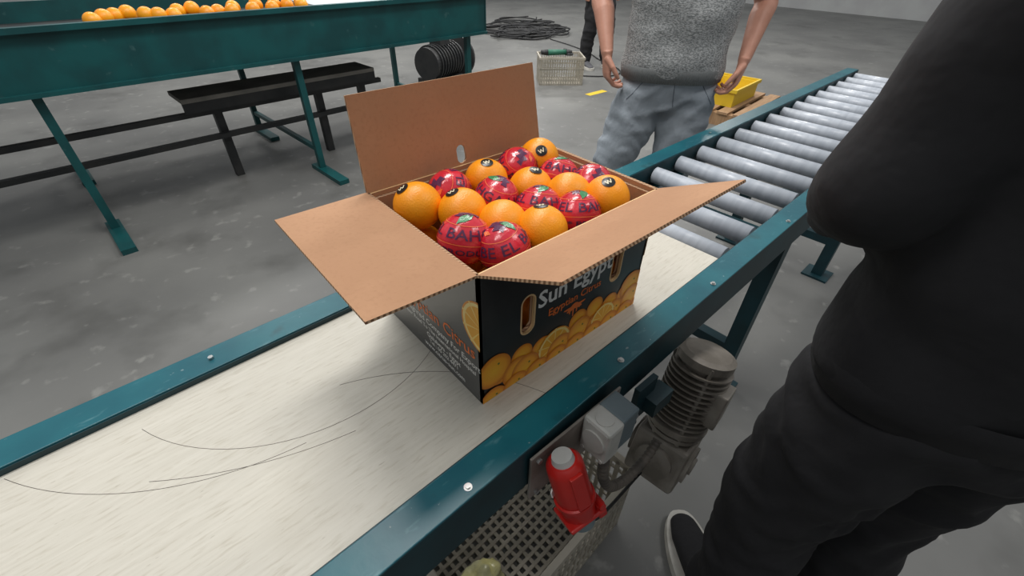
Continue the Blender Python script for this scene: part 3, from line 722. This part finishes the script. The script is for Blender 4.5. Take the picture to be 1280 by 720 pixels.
    for s in (-1,1): sph(bm,(s*3.2,-7.1,167.2),1.25,n=12,mi=0,scale=(1,.7,.75)); sph(bm,(s*3.2,-7.8,167.2),.55,n=10,mi=1)
    sph(bm,(0,-8.3,159.9),1.3,n=12,mi=2,scale=(1.7,.45,.38))
    obj_from_bm(bm,"face_features",[M['eye'],M['hair'],M['lip']],e,True)
    bm=bmesh.new(); sph(bm,(0,2.2,169),10.1,n=24,scale=(.82,1.0,1.04))
    for v in list(bm.verts):
        c=v.co/S
        if c.y<-3.2 and c.z<173.5 or c.z<162: bm.verts.remove(v)
    for v in bm.verts: v.co+=(v.co-Vector((0,.022,1.69))).normalized()*S*.5*noise.noise(v.co*60)
    obj_from_bm(bm,"hair",M['hair'],e,True)
    for s,sn in ((-1,'L'),(1,'R')):
        an=V(P['ank'+sn]); ang=P.get('toe'+sn,0.0); f=V((math.sin(ang),-math.cos(ang),0)); bk=an-f*6
        bm=bmesh.new(); b=V((bk.x,bk.y,0)); sd=V((f.y,-f.x,0))
        stube(bm,[b+V((0,0,5.5)),b+f*2+V((0,0,5.6)),b+f*8+V((0,0,6.2)),b+f*15+V((0,0,5.0)),b+f*22+V((0,0,3.9)),b+f*27+V((0,0,3.2)),b+f*28.6+V((0,0,3))],[(2.0,2.5),(3.7,4.2),(4.2,4.6),(4.5,3.4),(4.7,2.5),(3.4,1.8),(1.5,.9)],n=20,ref=tuple(sd))
        tube(bm,[an+V((0,0,-2)),an+V((0,0,4))],[(4.5,5),(4.6,5)],n=20)
        obj_from_bm(bm,"shoe_upper_"+sn,P['shoe'],e,True)
        bm=bmesh.new(); ol=[]
        for k in range(40):
            t=k/40*2*math.pi; lx=14.6-15.6*math.cos(t); wd=(5.2+1.2*math.sin(min(max(lx/29,0),1)*math.pi*.75))*(1 if math.sin(t)>0 else -1)*abs(math.sin(t))**.7
            ol.append(b+f*lx+sd*wd)
        lo=[bm.verts.new(p*S) for p in ol]; hi=[bm.verts.new((p+V((0,0,3.0)))*S) for p in ol]
        bm.faces.new(lo[::-1]); bm.faces.new(hi)
        for k in range(40): bm.faces.new((lo[k],lo[(k+1)%40],hi[(k+1)%40],hi[k]))
        obj_from_bm(bm,"shoe_sole_"+sn,P.get('sole',M['solewhite']),e)
    return e
base=dict(shoe=M['greyshoe'],kneeL=(-15,-2,48),ankL=(-17,2,8),kneeR=(10,-2,48),ankR=(11,2,8))
man=dict(base,pants=M['pants'],shirt=M['shirt'],kneeL=(-19.5,-2,50),ankL=(-22,2,8),kneeR=(8.5,-3,50),ankR=(9,2,8),hem=91,bulk=1.1,seams=True,
 elbL=(-33,11,119),wrL=(-28.5,-5,99),hdL=(.12,-.10,-1),hnL=(1,.25,0),elbR=(33,11,119),wrR=(26.5,-6,99),hdR=(-.12,-.10,-1),hnR=(-1,.25,0),tsL=1,tsR=-1,curl=.5,sleeve=.45)
person("man_in_grey_tshirt",(163,75,FL),math.radians(-50),man)
wk=dict(base,pants=M['blackcloth'],shirt=M['blackcloth'],rib=M['blackcloth'],shoe=M['blackcloth'],elbL=(-27,3,117),wrL=(-14,-18,106),hdL=(.8,-.6,-.1),hnL=(.5,.6,-.2),elbR=(24,-2,117),wrR=(12,-20,104),hdR=(-.8,-.6,-.1),hnR=(-.5,.6,-.2),tsL=1,tsR=-1,sleeve=1.0,kneeL=(-10,-2,48),ankL=(-11,2,8),kneeR=(10,-2,48),ankR=(11,2,8))
person("worker_in_black",(48,-47.5,FL),math.radians(140),wk)
by=dict(wk,shoe=M['greyshoe'],ankL=(-14,2,8),kneeL=(-12,-2,48),ankR=(14,-6,8),kneeR=(12,-5,48),elbL=(-27,5,115),wrL=(-26,-2,90),hdL=(0,-.1,-1),hnL=(1,0,0),elbR=(27,5,115),wrR=(26,-2,90),hdR=(0,-.1,-1),hnR=(-1,0,0))
person("bystander",(500,395,FL),math.radians(-20),by)
bpy.data.scenes.remove(bpy.data.scenes["scratch"])
# ---------------------------------------------------------------- lights
def area(name,loc,sx,sy,en,col=(1,1,1)):
    l=bpy.data.lights.new(name,'AREA'); l.shape='RECTANGLE'; l.size=sx; l.size_y=sy; l.energy=en; l.color=col
    o=bpy.data.objects.new(name,l); COL.objects.link(o); o.location=Vector(loc)*S
    return o
for x,y,en in ((70,130,62),(-120,60,24),(330,330,90),(330,700,90),(750,330,90),(750,800,100),(60,560,60),(200,-120,24)):
    area("ceiling_lamp",(x,y,300),1.5,.5,en,(1,.98,.95))
w=bpy.data.worlds.new("World"); scene.world=w; w.use_nodes=True
w.node_tree.nodes["Background"].inputs[0].default_value=(0.94,0.97,1.0,1); w.node_tree.nodes["Background"].inputs[1].default_value=.5

# ---------------------------------------------------------------- camera
f=555.
X=Vector((801,420,-555)).normalized(); Yv=Vector((-619,448,-555)).normalized()
Z=X.cross(Yv).normalized(); Yv=Z.cross(X)
cam=bpy.data.cameras.new("Camera"); co=bpy.data.objects.new("Camera",cam); COL.objects.link(co)
cam.sensor_width=36; cam.lens=36*f/1280; cam.clip_start=.02
m=Matrix((X,Yv,Z)).to_4x4(); m.translation=Vector((-27.2,-37.4,60.7))*S
co.matrix_world=m
scene.camera=co
